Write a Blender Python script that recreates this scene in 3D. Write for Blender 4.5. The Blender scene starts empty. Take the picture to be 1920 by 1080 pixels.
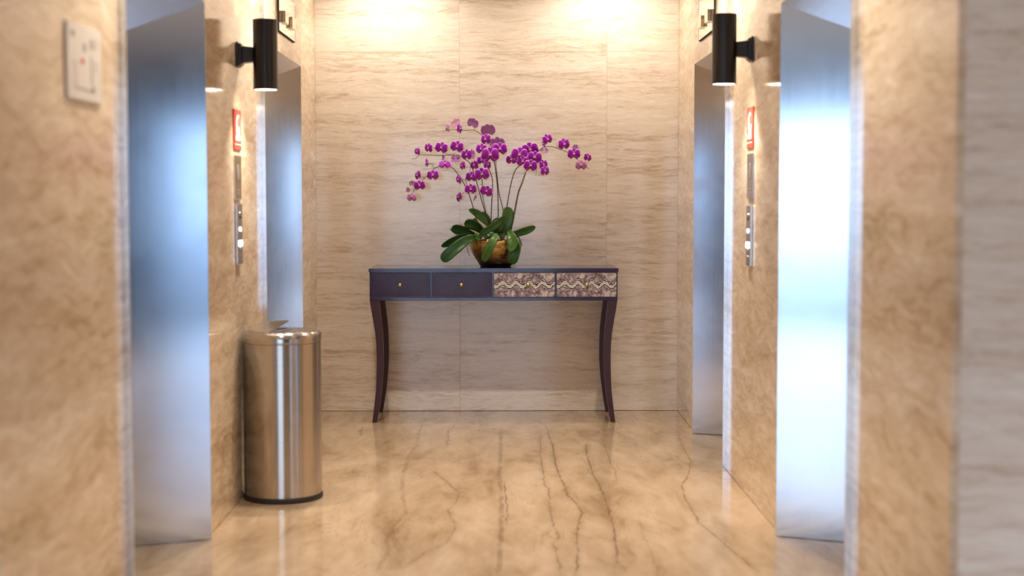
import bpy, bmesh, math, random
from mathutils import Vector, Matrix, Euler

random.seed(7)
scene = bpy.context.scene
C = scene.collection
PI = math.pi

# ------------------------------------------------------------------ camera
cam_data = bpy.data.cameras.new('camera')
cam = bpy.data.objects.new('camera', cam_data)
C.objects.link(cam)
cam_data.sensor_width = 36.0
cam_data.lens = 52.08
cam_data.clip_start = 0.05
cam_data.clip_end = 200
cam.matrix_world = (Matrix.Translation((0, 0, 1.3)) @ Matrix.Rotation(-0.006944, 4, 'Z')
                    @ Matrix.Rotation(PI / 2 - 0.059822, 4, 'X') @ Matrix.Rotation(-0.00084, 4, 'Z'))
cam_data.dof.use_dof = True
cam_data.dof.focus_distance = 8.65
cam_data.dof.aperture_fstop = 1.7
scene.camera = cam

# ------------------------------------------------------------------ world, exposure
world = bpy.data.worlds.new('world')
scene.world = world
world.use_nodes = True
bg = world.node_tree.nodes['Background']
bg.inputs['Color'].default_value = (0.52, 0.73, 1.0, 1)
SKY_STRENGTH = 2.4
bg.inputs['Strength'].default_value = SKY_STRENGTH
scene.view_settings.view_transform = 'Standard'
scene.view_settings.look = 'None'
scene.view_settings.gamma = 1
scene.view_settings.use_curve_mapping = False
scene.view_settings.exposure = 1.1
scene.cycles.max_bounces = 6
scene.cycles.diffuse_bounces = 4
scene.cycles.glossy_bounces = 5
scene.cycles.caustics_reflective = False
scene.cycles.caustics_refractive = False
scene.cycles.sample_clamp_indirect = 6.0
scene.cycles.use_denoising = True
scene.cycles.use_adaptive_sampling = True
scene.cycles.adaptive_threshold = 0.025

# lamp powers (the lamps themselves are built with their fixtures further down)
WARM = (1.0, 0.875, 0.74)
DOWN_W = 72.0
WASH_W = 22.0
SCONCE_W = 16.0
HALL_W = 165.0

# the place: lift lobby along +Y, glazed hall across it behind the camera
XL, XR, YB, ZC = -1.132, 1.077, 9.06, 2.80
PROUD = 0.02
YML, YMR = 3.30, 3.517          # where the lobby opens into the hall
HX, HY = 10.4, -3.5              # half length of hall, glazed wall
DOOR_Z = 2.037
LIFTS = [('L', 4.435, 5.613), ('L', 7.015, 8.275), ('R', 4.512, 5.645), ('R', 7.035, 8.16)]


# ------------------------------------------------------------------ node helpers
def new_mat(name):
    m = bpy.data.materials.new(name)
    m.use_nodes = True
    nt = m.node_tree
    p = nt.nodes['Principled BSDF']
    return m, nt, p


class G:
    """tiny node-graph writer"""
    def __init__(self, nt):
        self.nt = nt

    def n(self, t, **kw):
        nd = self.nt.nodes.new(t)
        for k, v in kw.items():
            setattr(nd, k, v)
        return nd

    def put(self, sock, v):
        if v is None:
            return
        if isinstance(v, bpy.types.NodeSocket):
            self.nt.links.new(v, sock)
        else:
            sock.default_value = v

    def math(self, op, a, b=None, c=None, clamp=False):
        nd = self.n('ShaderNodeMath', operation=op, use_clamp=clamp)
        self.put(nd.inputs[0], a)
        self.put(nd.inputs[1], b)
        self.put(nd.inputs[2], c)
        return nd.outputs[0]

    def noise(self, vec, scale=5, detail=4, rough=0.55, dist=0.0, out=0):
        nd = self.n('ShaderNodeTexNoise')
        if vec is not None:
            self.put(nd.inputs['Vector'], vec)
        nd.inputs['Scale'].default_value = scale
        nd.inputs['Detail'].default_value = detail
        nd.inputs['Roughness'].default_value = rough
        nd.inputs['Distortion'].default_value = dist
        return nd.outputs[out]

    def ramp(self, fac, stops, interp='LINEAR'):
        nd = self.n('ShaderNodeValToRGB')
        cr = nd.color_ramp
        cr.interpolation = interp
        while len(cr.elements) < len(stops):
            cr.elements.new(0.5)
        for e, (p, c) in zip(cr.elements, stops):
            e.position = p
            e.color = (*c, 1) if len(c) == 3 else c
        self.put(nd.inputs[0], fac)
        return nd.outputs[0]

    def mrange(self, v, a, b, c=0.0, d=1.0, kind='SMOOTHSTEP'):
        nd = self.n('ShaderNodeMapRange', interpolation_type=kind, clamp=True) if kind == 'LINEAR' else self.n('ShaderNodeMapRange', interpolation_type=kind)
        self.put(nd.inputs[0], v)
        for i, x in enumerate((a, b, c, d)):
            self.put(nd.inputs[i + 1], x)
        return nd.outputs[0]

    def mix(self, fac, a, b, mode='MIX'):
        nd = self.n('ShaderNodeMix', data_type='RGBA', blend_type=mode)
        self.put(nd.inputs[0], fac)
        for s, v in ((nd.inputs[6], a), (nd.inputs[7], b)):
            if isinstance(v, tuple) and len(v) == 3:
                v = (*v, 1)
            self.put(s, v)
        return nd.outputs[2]

    def sep(self, vec):
        nd = self.n('ShaderNodeSeparateXYZ')
        self.put(nd.inputs[0], vec)
        return nd.outputs

    def comb(self, x, y, z):
        nd = self.n('ShaderNodeCombineXYZ')
        self.put(nd.inputs[0], x)
        self.put(nd.inputs[1], y)
        self.put(nd.inputs[2], z)
        return nd.outputs[0]

    def bump(self, h, strength=0.2, dist=0.01):
        nd = self.n('ShaderNodeBump')
        nd.inputs['Strength'].default_value = strength
        nd.inputs['Distance'].default_value = dist
        self.put(nd.inputs['Height'], h)
        return nd.outputs[0]


def simple(name, col, rough=0.5, metal=0.0, coat=0.0, emit=None, estr=0.0, spec=0.5):
    m, nt, p = new_mat(name)
    p.inputs['Base Color'].default_value = (*col, 1)
    p.inputs['Roughness'].default_value = rough
    p.inputs['Metallic'].default_value = metal
    p.inputs['Coat Weight'].default_value = coat
    p.inputs['Specular IOR Level'].default_value = spec
    if emit:
        p.inputs['Emission Color'].default_value = (*emit, 1)
        p.inputs['Emission Strength'].default_value = estr
    # faint procedural variation of the surface, so nothing is dead flat
    g = G(nt)
    tc = g.n('ShaderNodeTexCoord').outputs['Object']
    nz = g.noise(tc, 60, 3)
    g.put(p.inputs['Roughness'], g.mrange(nz, 0, 1, max(rough - 0.04, 0.02), rough + 0.04, 'LINEAR'))
    return m


def travertine(name, stops, kx, kz, slope, rough, cloud=0.0):
    """polished vein-cut travertine; bands run along the wall"""
    m, nt, p = new_mat(name)
    g = G(nt)
    pos = g.n('ShaderNodeNewGeometry').outputs['Position']
    x, y, z = g.sep(pos)
    rnd = g.n('ShaderNodeObjectInfo').outputs['Random']
    s = g.math('ADD', x, y)
    s = g.math('ADD', s, g.math('MULTIPLY', rnd, 3.0))
    zz = g.math('ADD', z, g.math('MULTIPLY', rnd, 0.35))
    zz = g.math('ADD', zz, g.math('MULTIPLY', s, slope))
    wob = g.noise(g.comb(g.math('MULTIPLY', s, 1.3), 0.0, g.math('MULTIPLY', zz, 2.2)), 1.0, 3, 0.6)
    zz = g.math('ADD', zz, g.math('MULTIPLY', g.math('SUBTRACT', wob, 0.5), 0.11 + cloud))
    v1 = g.comb(g.math('MULTIPLY', s, kx), 0.0, g.math('MULTIPLY', zz, kz))
    band = g.noise(v1, 1.0, 5, 0.62, 0.5)
    v2 = g.comb(g.math('MULTIPLY', s, kx * 7.0), 4.0, g.math('MULTIPLY', zz, kz * 4.0))
    fine = g.noise(v2, 1.0, 4, 0.66, 0.8)
    v3 = g.comb(g.math('MULTIPLY', s, kx * 0.35), 9.0, g.math('MULTIPLY', zz, kz * 0.3))
    broad = g.noise(v3, 1.0, 3, 0.5)
    f = g.math('ADD', g.math('MULTIPLY', band, 0.38), g.math('MULTIPLY', fine, 0.42))
    f = g.math('ADD', f, g.math('MULTIPLY', broad, 0.20))
    speck = g.noise(g.comb(g.math('MULTIPLY', s, 55.0), 6.0, g.math('MULTIPLY', zz, 110.0)), 1.0, 2, 0.7)
    f = g.math('ADD', f, g.math('MULTIPLY', g.math('SUBTRACT', speck, 0.5), 0.11))
    col = g.ramp(f, stops)
    # thin open pores, filled and polished
    v4 = g.comb(g.math('MULTIPLY', s, kx * 9), 2.0, g.math('MULTIPLY', zz, kz * 9))
    pore = g.noise(v4, 1.0, 3, 0.6, 0.3)
    pm = g.mrange(pore, 0.66, 0.74, 0.0, 0.28)
    col = g.mix(pm, col, (0.36, 0.25, 0.16))
    g.put(p.inputs['Base Color'], col)
    g.put(p.inputs['Roughness'], g.mrange(fine, 0.3, 0.7, rough, rough + 0.05, 'LINEAR'))
    p.inputs['Specular IOR Level'].default_value = 0.5
    g.put(p.inputs['Normal'], g.bump(pore, 0.03, 0.002))
    return m


VEINS = [
    ([(8.323, -0.005), (7.412, -0.007), (6.975, -0.014), (6.54, -0.004), (6.156, -0.002), (5.778, -0.004), (5.443, -0.008), (5.062, -0.011)], 0.018, 0.5),
    ([(6.774, 0.011), (6.495, 0.014), (6.237, 0.022), (5.999, 0.021), (5.85, 0.016)], 0.005, 0.9),
    ([(8.177, 0.217), (7.468, 0.194), (6.921, 0.198), (6.7, 0.19), (6.583, 0.211), (6.153, 0.202), (5.848, 0.204), (5.654, 0.218), (5.538, 0.193), (5.318, 0.203), (5.059, 0.204)], 0.006, 0.6),
    ([(8.545, 0.25), (7.838, 0.267), (7.183, 0.264), (6.771, 0.277), (6.447, 0.29), (6.275, 0.321), (6.073, 0.333), (5.939, 0.312), (5.67, 0.29), (5.287, 0.275), (5.059, 0.256)], 0.007, 0.75),
    ([(7.836, 0.448), (7.465, 0.432), (6.969, 0.432), (6.535, 0.446), (6.316, 0.448), (5.994, 0.446), (5.773, 0.442), (5.503, 0.429), (5.256, 0.417), (5.057, 0.439)], 0.007, 0.75),
    ([(7.835, 0.544), (7.291, 0.537), (7.02, 0.541), (6.72, 0.527)], 0.007, 0.4),
    ([(8.554, -0.465), (7.782, -0.455), (7.417, -0.474), (6.829, -0.465), (6.455, -0.436), (6.081, -0.398), (5.854, -0.432), (5.577, -0.442), (5.448, -0.417), (5.121, -0.441)], 0.016, 0.36),
    ([(7.083, -0.342), (6.826, -0.27), (6.519, -0.191), (6.323, -0.198), (6.158, -0.227), (5.816, -0.183), (5.542, -0.212), (5.384, -0.287), (5.177, -0.347)], 0.011, 0.42),
    ([(8.552, -0.267), (8.255, -0.3), (7.977, -0.293), (7.749, -0.293)], 0.005, 0.6),
    ([(8.239, 0.988), (7.895, 0.958), (7.286, 0.939), (6.964, 0.888), (6.669, 0.821), (6.398, 0.797), (6.187, 0.794), (5.878, 0.795), (5.699, 0.818), (5.311, 0.865), (5.08, 0.897)], 0.008, 0.6),
    ([(8.482, -0.801), (8.261, -0.797), (8.119, -0.772)], 0.005, 0.5),
    ([(5.993, 0.557), (5.633, 0.547), (5.438, 0.55), (5.083, 0.543)], 0.007, 0.3),
]


def marble_floor():
    m, nt, p = new_mat('polished_beige_marble')
    g = G(nt)
    pos = g.n('ShaderNodeNewGeometry').outputs['Position']
    x, y, z = g.sep(pos)
    w1 = g.noise(g.comb(g.math('MULTIPLY', x, 3.5), g.math('MULTIPLY', y, 1.2), 0.0), 1.0, 4, 0.6, 0.6)
    w2 = g.noise(g.comb(g.math('MULTIPLY', x, 11.0), g.math('MULTIPLY', y, 3.0), 3.0), 1.0, 4, 0.65, 0.7)
    f = g.math('ADD', g.math('MULTIPLY', w1, 0.62), g.math('MULTIPLY', w2, 0.38))
    col = g.ramp(f, [(0.34, (0.29, 0.19, 0.11)), (0.44, (0.39, 0.28, 0.175)), (0.53, (0.465, 0.345, 0.23)), (0.67, (0.56, 0.44, 0.315))])
    # clouded patches and hairline cracks running down the lobby
    hv = g.comb(g.math('MULTIPLY', x, 5.0), g.math('MULTIPLY', y, 0.9), 7.0)
    hair = g.noise(hv, 1.0, 4, 0.6, 1.0)
    hm = g.math('SUBTRACT', 1.0, g.mrange(g.math('ABSOLUTE', g.math('SUBTRACT', hair, 0.5)), 0.0, 0.012, 0.0, 1.0))
    gate = g.mrange(g.noise(g.comb(x, y, 5.0), 1.7, 2), 0.5, 0.62, 0.0, 0.35)
    col = g.mix(g.math('MULTIPLY', hm, gate), col, (0.22, 0.13, 0.065))
    jit = g.noise(g.comb(g.math('MULTIPLY', x, 2.0), g.math('MULTIPLY', y, 11.0), 1.0), 1.0, 5, 0.65)
    jx = g.math('ADD', x, g.math('MULTIPLY', g.math('SUBTRACT', jit, 0.5), 0.035))
    patch = g.noise(g.comb(g.math('MULTIPLY', x, 6.0), g.math('MULTIPLY', y, 7.0), 2.0), 1.0, 4, 0.6)
    Y0, Y1, X0, W = 4.9, 8.7, -1.2, 2.4
    yn = g.math('DIVIDE', g.math('SUBTRACT', y, Y0), Y1 - Y0, clamp=True)
    total = None
    for pts, wd, st in VEINS:
        nd = g.n('ShaderNodeFloatCurve')
        cu = nd.mapping.curves[0]
        pp = sorted(((py - Y0) / (Y1 - Y0), (px - X0) / W) for py, px in pts)
        cu.points[0].location = pp[0]
        cu.points[1].location = pp[-1]
        for a, b in pp[1:-1]:
            cu.points.new(a, b)
        for q in cu.points:
            q.handle_type = 'VECTOR'
        nd.mapping.extend = 'HORIZONTAL'
        nd.mapping.update()
        g.put(nd.inputs['Value'], yn)
        vx = g.math('ADD', g.math('MULTIPLY', nd.outputs[0], W), X0)
        d = g.math('ABSOLUTE', g.math('SUBTRACT', jx, vx))
        core = g.math('SUBTRACT', 1.0, g.mrange(d, wd * 0.25, wd, 0.0, 1.0))
        halo = g.math('MULTIPLY', g.math('SUBTRACT', 1.0, g.mrange(d, 0.0, wd * 4.5, 0.0, 1.0)), 0.28)
        mk = g.math('MULTIPLY', g.math('MAXIMUM', core, halo), st)
        mk = g.math('MULTIPLY', mk, g.mrange(patch, 0.32, 0.6, 0.45, 1.15))
        lo, hi = pp[0][0], pp[-1][0]
        mk = g.math('MULTIPLY', mk, g.mrange(yn, lo - 0.02, lo + 0.03, 0.0, 1.0))
        mk = g.math('MULTIPLY', mk, g.mrange(yn, hi - 0.04, hi + 0.02, 1.0, 0.0))
        total = mk if total is None else g.math('MAXIMUM', total, mk)
    col = g.mix(total, col, (0.16, 0.095, 0.048))
    g.put(p.inputs['Base Color'], col)
    p.inputs['Roughness'].default_value = 0.07
    p.inputs['Specular IOR Level'].default_value = 0.55
    g.put(p.inputs['Roughness'], g.mrange(w2, 0.3, 0.7, 0.05, 0.10, 'LINEAR'))
    return m


def brushed_steel(name, col, rough, aniso, rot, streak_axis='z', bump=0.02):
    m, nt, p = new_mat(name)
    g = G(nt)
    tc = g.n('ShaderNodeTexCoord').outputs['Object']
    x, y, z = g.sep(tc)
    if streak_axis == 'z':
        v = g.comb(g.math('MULTIPLY', x, 500.0), g.math('MULTIPLY', y, 500.0), g.math('MULTIPLY', z, 1.0))
    else:
        v = g.comb(g.math('MULTIPLY', x, 3.0), g.math('MULTIPLY', y, 3.0), g.math('MULTIPLY', z, 320.0))
    st = g.noise(v, 1.0, 3, 0.6)
    smear = g.noise(tc, 3.0, 4, 0.6, 0.8)
    g.put(p.inputs['Base Color'], g.mix(g.mrange(st, 0.3, 0.7, 0, 1), tuple(c * 0.96 for c in col), col))
    p.inputs['Metallic'].default_value = 1.0
    r = g.math('ADD', g.mrange(st, 0.3, 0.7, rough - 0.012, rough + 0.012, 'LINEAR'), g.mrange(smear, 0.4, 0.7, 0.0, 0.03))
    g.put(p.inputs['Roughness'], r)
    p.inputs['Anisotropic'].default_value = aniso
    p.inputs['Anisotropic Rotation'].default_value = rot
    tn = g.n('ShaderNodeTangent', direction_type='RADIAL', axis='Z')
    g.put(p.inputs['Tangent'], tn.outputs[0])
    return m


def snakeskin():
    m, nt, p = new_mat('printed_snakeskin_leather')
    g = G(nt)
    tc = g.n('ShaderNodeTexCoord').outputs['Object']
    x, y, z = g.sep(tc)
    nz = g.noise(tc, 75, 3, 0.6)
    nb = g.noise(tc, 30, 4, 0.65, 0.6)
    zz = g.math('ADD', z, g.math('MULTIPLY', g.math('SUBTRACT', nz, 0.5), 0.020))
    half = 0.0385
    tri = g.math('PINGPONG', g.math('ADD', g.math('ADD', x, g.math('MULTIPLY', g.math('SUBTRACT', nb, 0.5), 0.02)), 1.0 + 0.011), half)
    zc = g.math('MULTIPLY', g.math('COSINE', g.math('MULTIPLY', g.math('DIVIDE', tri, half), PI)), -0.0125)
    d = g.math('SUBTRACT', zz, zc)
    ad = g.math('ABSOLUTE', d)
    # mottled mauve ground
    col = g.ramp(nb, [(0.36, (0.08, 0.045, 0.07)), (0.44, (0.30, 0.22, 0.26)), (0.52, (0.52, 0.43, 0.47)), (0.60, (0.84, 0.78, 0.80))])
    # shoulders of each bend: pale lights and dark saddles
    far = g.math('SUBTRACT', ad, g.math('MULTIPLY', g.math('PINGPONG', g.math('ADD', x, 1.0), 0.0195), 0.8))
    saddle = g.math('MULTIPLY', g.mrange(far, 0.010, 0.016), g.mrange(far, 0.018, 0.026, 1.0, 0.0))
    col = g.mix(g.math('MULTIPLY', saddle, g.mrange(nz, 0.35, 0.6, 0.1, 0.85)), col, (0.05, 0.022, 0.035))
    dark = g.math('MULTIPLY', g.mrange(ad, 0.0085, 0.0105), g.mrange(ad, 0.0150, 0.0185, 1.0, 0.0))
    col = g.mix(dark, col, (0.028, 0.012, 0.022))
    thin = g.math('MULTIPLY', g.mrange(ad, 0.0165, 0.0178), g.mrange(ad, 0.0195, 0.021, 1.0, 0.0))
    col = g.mix(g.math('MULTIPLY', thin, g.mrange(nz, 0.4, 0.55)), col, (0.82, 0.80, 0.76))
    dark2 = g.math('MULTIPLY', g.mrange(ad, 0.0205, 0.022), g.mrange(ad, 0.024, 0.029, 1.0, 0.0))
    col = g.mix(g.math('MULTIPLY', dark2, g.mrange(nb, 0.42, 0.58, 0.0, 0.95)), col, (0.035, 0.015, 0.027))
    cream = g.mrange(ad, 0.0072, 0.0092, 1.0, 0.0)
    ccol = g.mix(g.mrange(ad, 0.002, 0.006), (0.55, 0.55, 0.52), (0.86, 0.85, 0.82))
    col = g.mix(cream, col, ccol)
    vo = g.n('ShaderNodeTexVoronoi', feature='DISTANCE_TO_EDGE')
    g.put(vo.inputs['Vector'], g.comb(g.math('MULTIPLY', x, 300.0), 0.0, g.math('MULTIPLY', z, 330.0)))
    vo.inputs['Scale'].default_value = 1.0
    scale_edge = g.mrange(vo.outputs['Distance'], 0.02, 0.14, 0.55, 0.0)
    col = g.mix(g.math('MULTIPLY', scale_edge, g.mrange(ad, 0.015, 0.05)), col, (0.09, 0.05, 0.055))
    edge = g.mrange(g.math('ABSOLUTE', z), 0.060, 0.070)
    dots = g.mrange(g.noise(tc, 330, 1), 0.52, 0.6)
    col = g.mix(g.math('MULTIPLY', g.math('MULTIPLY', edge, dots), 0.7), col, (0.78, 0.68, 0.64))
    g.put(p.inputs['Base Color'], col)
    p.inputs['Roughness'].default_value = 0.38
    g.put(p.inputs['Normal'], g.bump(vo.outputs['Distance'], 0.25, 0.001))
    return m


def petal_mat(name, core, mid, rim, back=False):
    m, nt, p = new_mat(name)
    g = G(nt)
    uv = g.n('ShaderNodeUVMap').outputs[0]
    u, v, _ = g.sep(uv)
    edge = g.math('MAXIMUM', g.math('ABSOLUTE', g.math('MULTIPLY', g.math('SUBTRACT', v, 0.5), 2.0)), u)
    nz = g.noise(g.comb(g.math('MULTIPLY', u, 3.0), g.math('MULTIPLY', v, 26.0), 0.0), 1.0, 3, 0.5)
    base = g.mix(g.mrange(nz, 0.35, 0.7), core, mid)
    if not back:
        base = g.mix(g.mrange(u, 0.05, 0.24, 0.65, 0.0), base, rim)
    col = g.mix(g.mrange(g.math('ADD', edge, g.math('MULTIPLY', g.math('SUBTRACT', nz, 0.5), 0.08)), 0.84, 0.97), base, rim)
    g.put(p.inputs['Base Color'], col)
    p.inputs['Roughness'].default_value = 0.5
    p.inputs['Specular IOR Level'].default_value = 0.3
    p.inputs['Subsurface Weight'].default_value = 0.0
    return m


def leaf_mat(name, a, b):
    m, nt, p = new_mat(name)
    g = G(nt)
    uv = g.n('ShaderNodeUVMap').outputs[0]
    u, v, _ = g.sep(uv)
    nz = g.noise(g.comb(g.math('MULTIPLY', u, 2.0), g.math('MULTIPLY', v, 16.0), 0.0), 1.0, 3)
    col = g.mix(g.mrange(nz, 0.3, 0.7), a, b)
    rib = g.mrange(g.math('ABSOLUTE', g.math('SUBTRACT', v, 0.5)), 0.0, 0.06, 0.5, 0.0)
    col = g.mix(rib, col, tuple(c * 0.55 for c in a))
    g.put(p.inputs['Base Color'], col)
    p.inputs['Roughness'].default_value = 0.32
    return m


def pot_gold():
    m, nt, p = new_mat('ridged_gold_glaze')
    g = G(nt)
    tc = g.n('ShaderNodeTexCoord').outputs['Object']
    x, y, z = g.sep(tc)
    ang = g.math('ARCTAN2', y, x)
    st = g.noise(g.comb(g.math('MULTIPLY', ang, 2.2), 0.0, g.math('MULTIPLY', z, 230.0)), 1.0, 4, 0.65)
    col = g.ramp(st, [(0.3, (0.10, 0.055, 0.014)), (0.5, (0.38, 0.25, 0.075)), (0.72, (0.78, 0.60, 0.26))])
    g.put(p.inputs['Base Color'], col)
    p.inputs['Metallic'].default_value = 1.0
    p.inputs['Roughness'].default_value = 0.2
    g.put(p.inputs['Normal'], g.bump(st, 0.5, 0.003))
    return m


def glass_mat(name='window_glass', tint=(1, 1, 1, 1)):
    m = bpy.data.materials.new(name)
    m.use_nodes = True
    nt = m.node_tree
    nt.nodes.remove(nt.nodes['Principled BSDF'])
    g = G(nt)
    mx = g.n('ShaderNodeMixShader')
    mx.inputs[0].default_value = 0.07
    tr = g.n('ShaderNodeBsdfTransparent')
    tr.inputs[0].default_value = tint
    gl = g.n('ShaderNodeBsdfGlossy')
    gl.inputs['Roughness'].default_value = 0.02
    nt.links.new(tr.outputs[0], mx.inputs[1])
    nt.links.new(gl.outputs[0], mx.inputs[2])
    nt.links.new(mx.outputs[0], nt.nodes['Material Output'].inputs[0])
    return m


M = {}
M['stone'] = travertine('pale_travertine',
                        [(0.37, (0.52, 0.42, 0.32)), (0.44, (0.69, 0.595, 0.485)), (0.492, (0.78, 0.705, 0.61)), (0.56, (0.83, 0.77, 0.685)), (0.64, (0.90, 0.865, 0.815))],
                        1.2, 17.0, 0.0, 0.07)
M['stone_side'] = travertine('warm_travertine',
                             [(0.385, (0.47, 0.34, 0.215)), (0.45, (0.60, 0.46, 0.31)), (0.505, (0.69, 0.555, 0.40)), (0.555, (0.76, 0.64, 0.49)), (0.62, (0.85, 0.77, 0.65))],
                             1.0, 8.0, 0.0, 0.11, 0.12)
M['floor'] = marble_floor()
M['ceiling'] = simple('white_plaster', (0.80, 0.78, 0.74), 0.8)
M['hall_dark'] = simple('dark_brown_stone', (0.085, 0.062, 0.05), 0.35)
M['core'] = simple('wall_core', (0.55, 0.45, 0.34), 0.9)
M['steel'] = brushed_steel('brushed_steel', (0.72, 0.77, 0.85), 0.12, 0.3, 0.0)
M['door_steel'] = brushed_steel('door_leaf_steel', (0.86, 0.88, 0.91), 0.05, 0.2, 0.0)
M['bin_steel'] = brushed_steel('satin_bin_steel', (0.50, 0.46, 0.42), 0.18, 0.6, 0.25, 'h')
M['mirror_steel'] = simple('mirror_steel', (0.78, 0.76, 0.73), 0.05, 1.0)
M['plate_steel'] = simple('satin_plate', (0.52, 0.50, 0.50), 0.22, 1.0)
M['brass_plate'] = simple('bronze_mirror_plate', (0.62, 0.53, 0.38), 0.10, 1.0)
M['engrave'] = simple('engraved_grey', (0.20, 0.18, 0.17), 0.5)
M['black'] = simple('satin_black_paint', (0.010, 0.010, 0.013), 0.32)
M['rubber'] = simple('black_rubber', (0.012, 0.011, 0.012), 0.55)
M['dark_gap'] = simple('dark_gap', (0.02, 0.018, 0.016), 0.8)
M['lacquer'] = simple('dark_plum_lacquer', (0.032, 0.015, 0.060), 0.16, 0.0, 0.4)
M['lacquer_drawer'] = simple('plum_drawer_lacquer', (0.036, 0.014, 0.046), 0.28, 0.0, 0.0, spec=0.4)
M['leg_wood'] = simple('dark_red_brown_lacquer', (0.045, 0.012, 0.014), 0.30, 0.0, 0.0, spec=0.35)
M['snake'] = snakeskin()
M['knob'] = simple('aged_brass', (0.55, 0.42, 0.20), 0.28, 1.0)
M['red'] = simple('sign_red', (0.78, 0.055, 0.035), 0.35)
M['white'] = simple('sign_white', (0.82, 0.80, 0.78), 0.4)
M['paper'] = simple('printed_plan_white', (0.72, 0.69, 0.66), 0.3)
M['ink'] = simple('printed_grey', (0.42, 0.40, 0.38), 0.6)
M['plan_red'] = simple('printed_red', (0.62, 0.12, 0.11), 0.6)
M['lens'] = simple('lamp_lens', (0.9, 0.9, 0.9), 0.4, emit=(1.0, 0.82, 0.66), estr=14.0)
M['led'] = simple('call_button_light', (0.9, 0.9, 0.9), 0.4, emit=(1.0, 0.93, 0.88), estr=2.5)
M['petal'] = petal_mat('magenta_petal', (0.33, 0.002, 0.50), (0.46, 0.008, 0.66), (0.88, 0.55, 0.90))
M['petal_back'] = petal_mat('magenta_petal_back', (0.52, 0.19, 0.62), (0.62, 0.28, 0.70), (0.76, 0.45, 0.80), True)
M['pale'] = petal_mat('pale_petal', (0.52, 0.16, 0.50), (0.66, 0.34, 0.62), (0.85, 0.66, 0.80))
M['pale_back'] = petal_mat('pale_petal_back', (0.60, 0.30, 0.56), (0.68, 0.42, 0.64), (0.78, 0.56, 0.72), True)
M['lip'] = simple('lip_crimson', (0.30, 0.006, 0.11), 0.45)
M['column'] = simple('column_white', (0.88, 0.74, 0.84), 0.5)
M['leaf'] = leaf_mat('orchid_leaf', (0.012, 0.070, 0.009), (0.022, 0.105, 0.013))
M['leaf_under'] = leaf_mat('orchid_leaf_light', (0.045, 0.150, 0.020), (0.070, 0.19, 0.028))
M['stem'] = simple('flower_stem_brown_green', (0.065, 0.050, 0.018), 0.5)
M['stem_green'] = simple('flower_stem_green', (0.12, 0.12, 0.030), 0.5)
M['root'] = simple('aerial_root', (0.13, 0.09, 0.05), 0.7)
M['bark'] = simple('bark_chips', (0.10, 0.052, 0.030), 0.9)
M['gold'] = pot_gold()
M['glass'] = glass_mat()
M['dimming_glass'] = glass_mat('dimming_window_glass', (0.68, 0.70, 0.73, 1))  # invented tint, added to dim the daylight mirrored in the left jambs
M['mullion'] = simple('grey_aluminium', (0.22, 0.22, 0.23), 0.4, 1.0)
M['paving'] = simple('outdoor_paving', (0.40, 0.42, 0.45), 0.8)


# ------------------------------------------------------------------ mesh helpers
def link(name, me, parent=None, loc=(0, 0, 0), rot=(0, 0, 0)):
    o = bpy.data.objects.new(name, me)
    C.objects.link(o)
    o.parent = parent
    o.location = loc
    o.rotation_euler = rot
    return o


def finish(name, bm, mat, parent=None, loc=(0, 0, 0), rot=(0, 0, 0), smooth=False):
    bmesh.ops.recalc_face_normals(bm, faces=bm.faces)
    me = bpy.data.meshes.new(name)
    bm.to_mesh(me)
    bm.free()
    for mm in (mat if isinstance(mat, (list, tuple)) else [mat]):
        me.materials.append(M[mm])
    if smooth:
        for f in me.polygons:
            f.use_smooth = True
    return link(name, me, parent, loc, rot)


def sharp_by_angle(o, deg=35):
    me = o.data
    for f in me.polygons:
        f.use_smooth = True
    bm = bmesh.new()
    bm.from_mesh(me)
    for e in bm.edges:
        e.smooth = not (len(e.link_faces) == 2 and e.calc_face_angle(0) > math.radians(deg))
    bm.to_mesh(me)
    bm.free()


def add_box(bm, x0, x1, y0, y1, z0, z1, bevel=0.0, seg=1):
    vs = [bm.verts.new((x, y, z)) for x in (x0, x1) for y in (y0, y1) for z in (z0, z1)]
    idx = [(0, 1, 3, 2), (4, 6, 7, 5), (0, 4, 5, 1), (2, 3, 7, 6), (0, 2, 6, 4), (1, 5, 7, 3)]
    fs = [bm.faces.new([vs[i] for i in f]) for f in idx]
    if bevel:
        es = list({e for f in fs for e in f.edges})
        bmesh.ops.bevel(bm, geom=es, offset=bevel, segments=seg, affect='EDGES', clamp_overlap=True)
    return bm


def box(name, b, mat, parent=None, bevel=0.0, seg=1, loc=(0, 0, 0), rot=(0, 0, 0)):
    bm = bmesh.new()
    add_box(bm, *b, bevel=bevel, seg=seg)
    return finish(name, bm, mat, parent, loc, rot)


def add_prism(bm, poly, axis, a, b):
    """extrude a 2-D polygon along an axis; poly is in the other two axes in xyz order"""
    def P(p, t):
        return {'x': (t, p[0], p[1]), 'y': (p[0], t, p[1]), 'z': (p[0], p[1], t)}[axis]
    lo = [bm.verts.new(P(p, a)) for p in poly]
    hi = [bm.verts.new(P(p, b)) for p in poly]
    n = len(poly)
    bm.faces.new(lo)
    bm.faces.new(hi)
    for i in range(n):
        bm.faces.new((lo[i], lo[(i + 1) % n], hi[(i + 1) % n], hi[i]))
    return bm


def add_lathe(bm, prof, seg=48, cap0=True, cap1=True, centre=(0, 0)):
    rings = []
    for r, z in prof:
        rings.append([bm.verts.new((centre[0] + r * math.cos(2 * PI * k / seg), centre[1] + r * math.sin(2 * PI * k / seg), z)) for k in range(seg)])
    for a, b in zip(rings, rings[1:]):
        for k in range(seg):
            bm.faces.new((a[k], a[(k + 1) % seg], b[(k + 1) % seg], b[k]))
    if cap0:
        bm.faces.new(rings[0])
    if cap1:
        bm.faces.new(rings[-1])
    return bm


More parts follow.
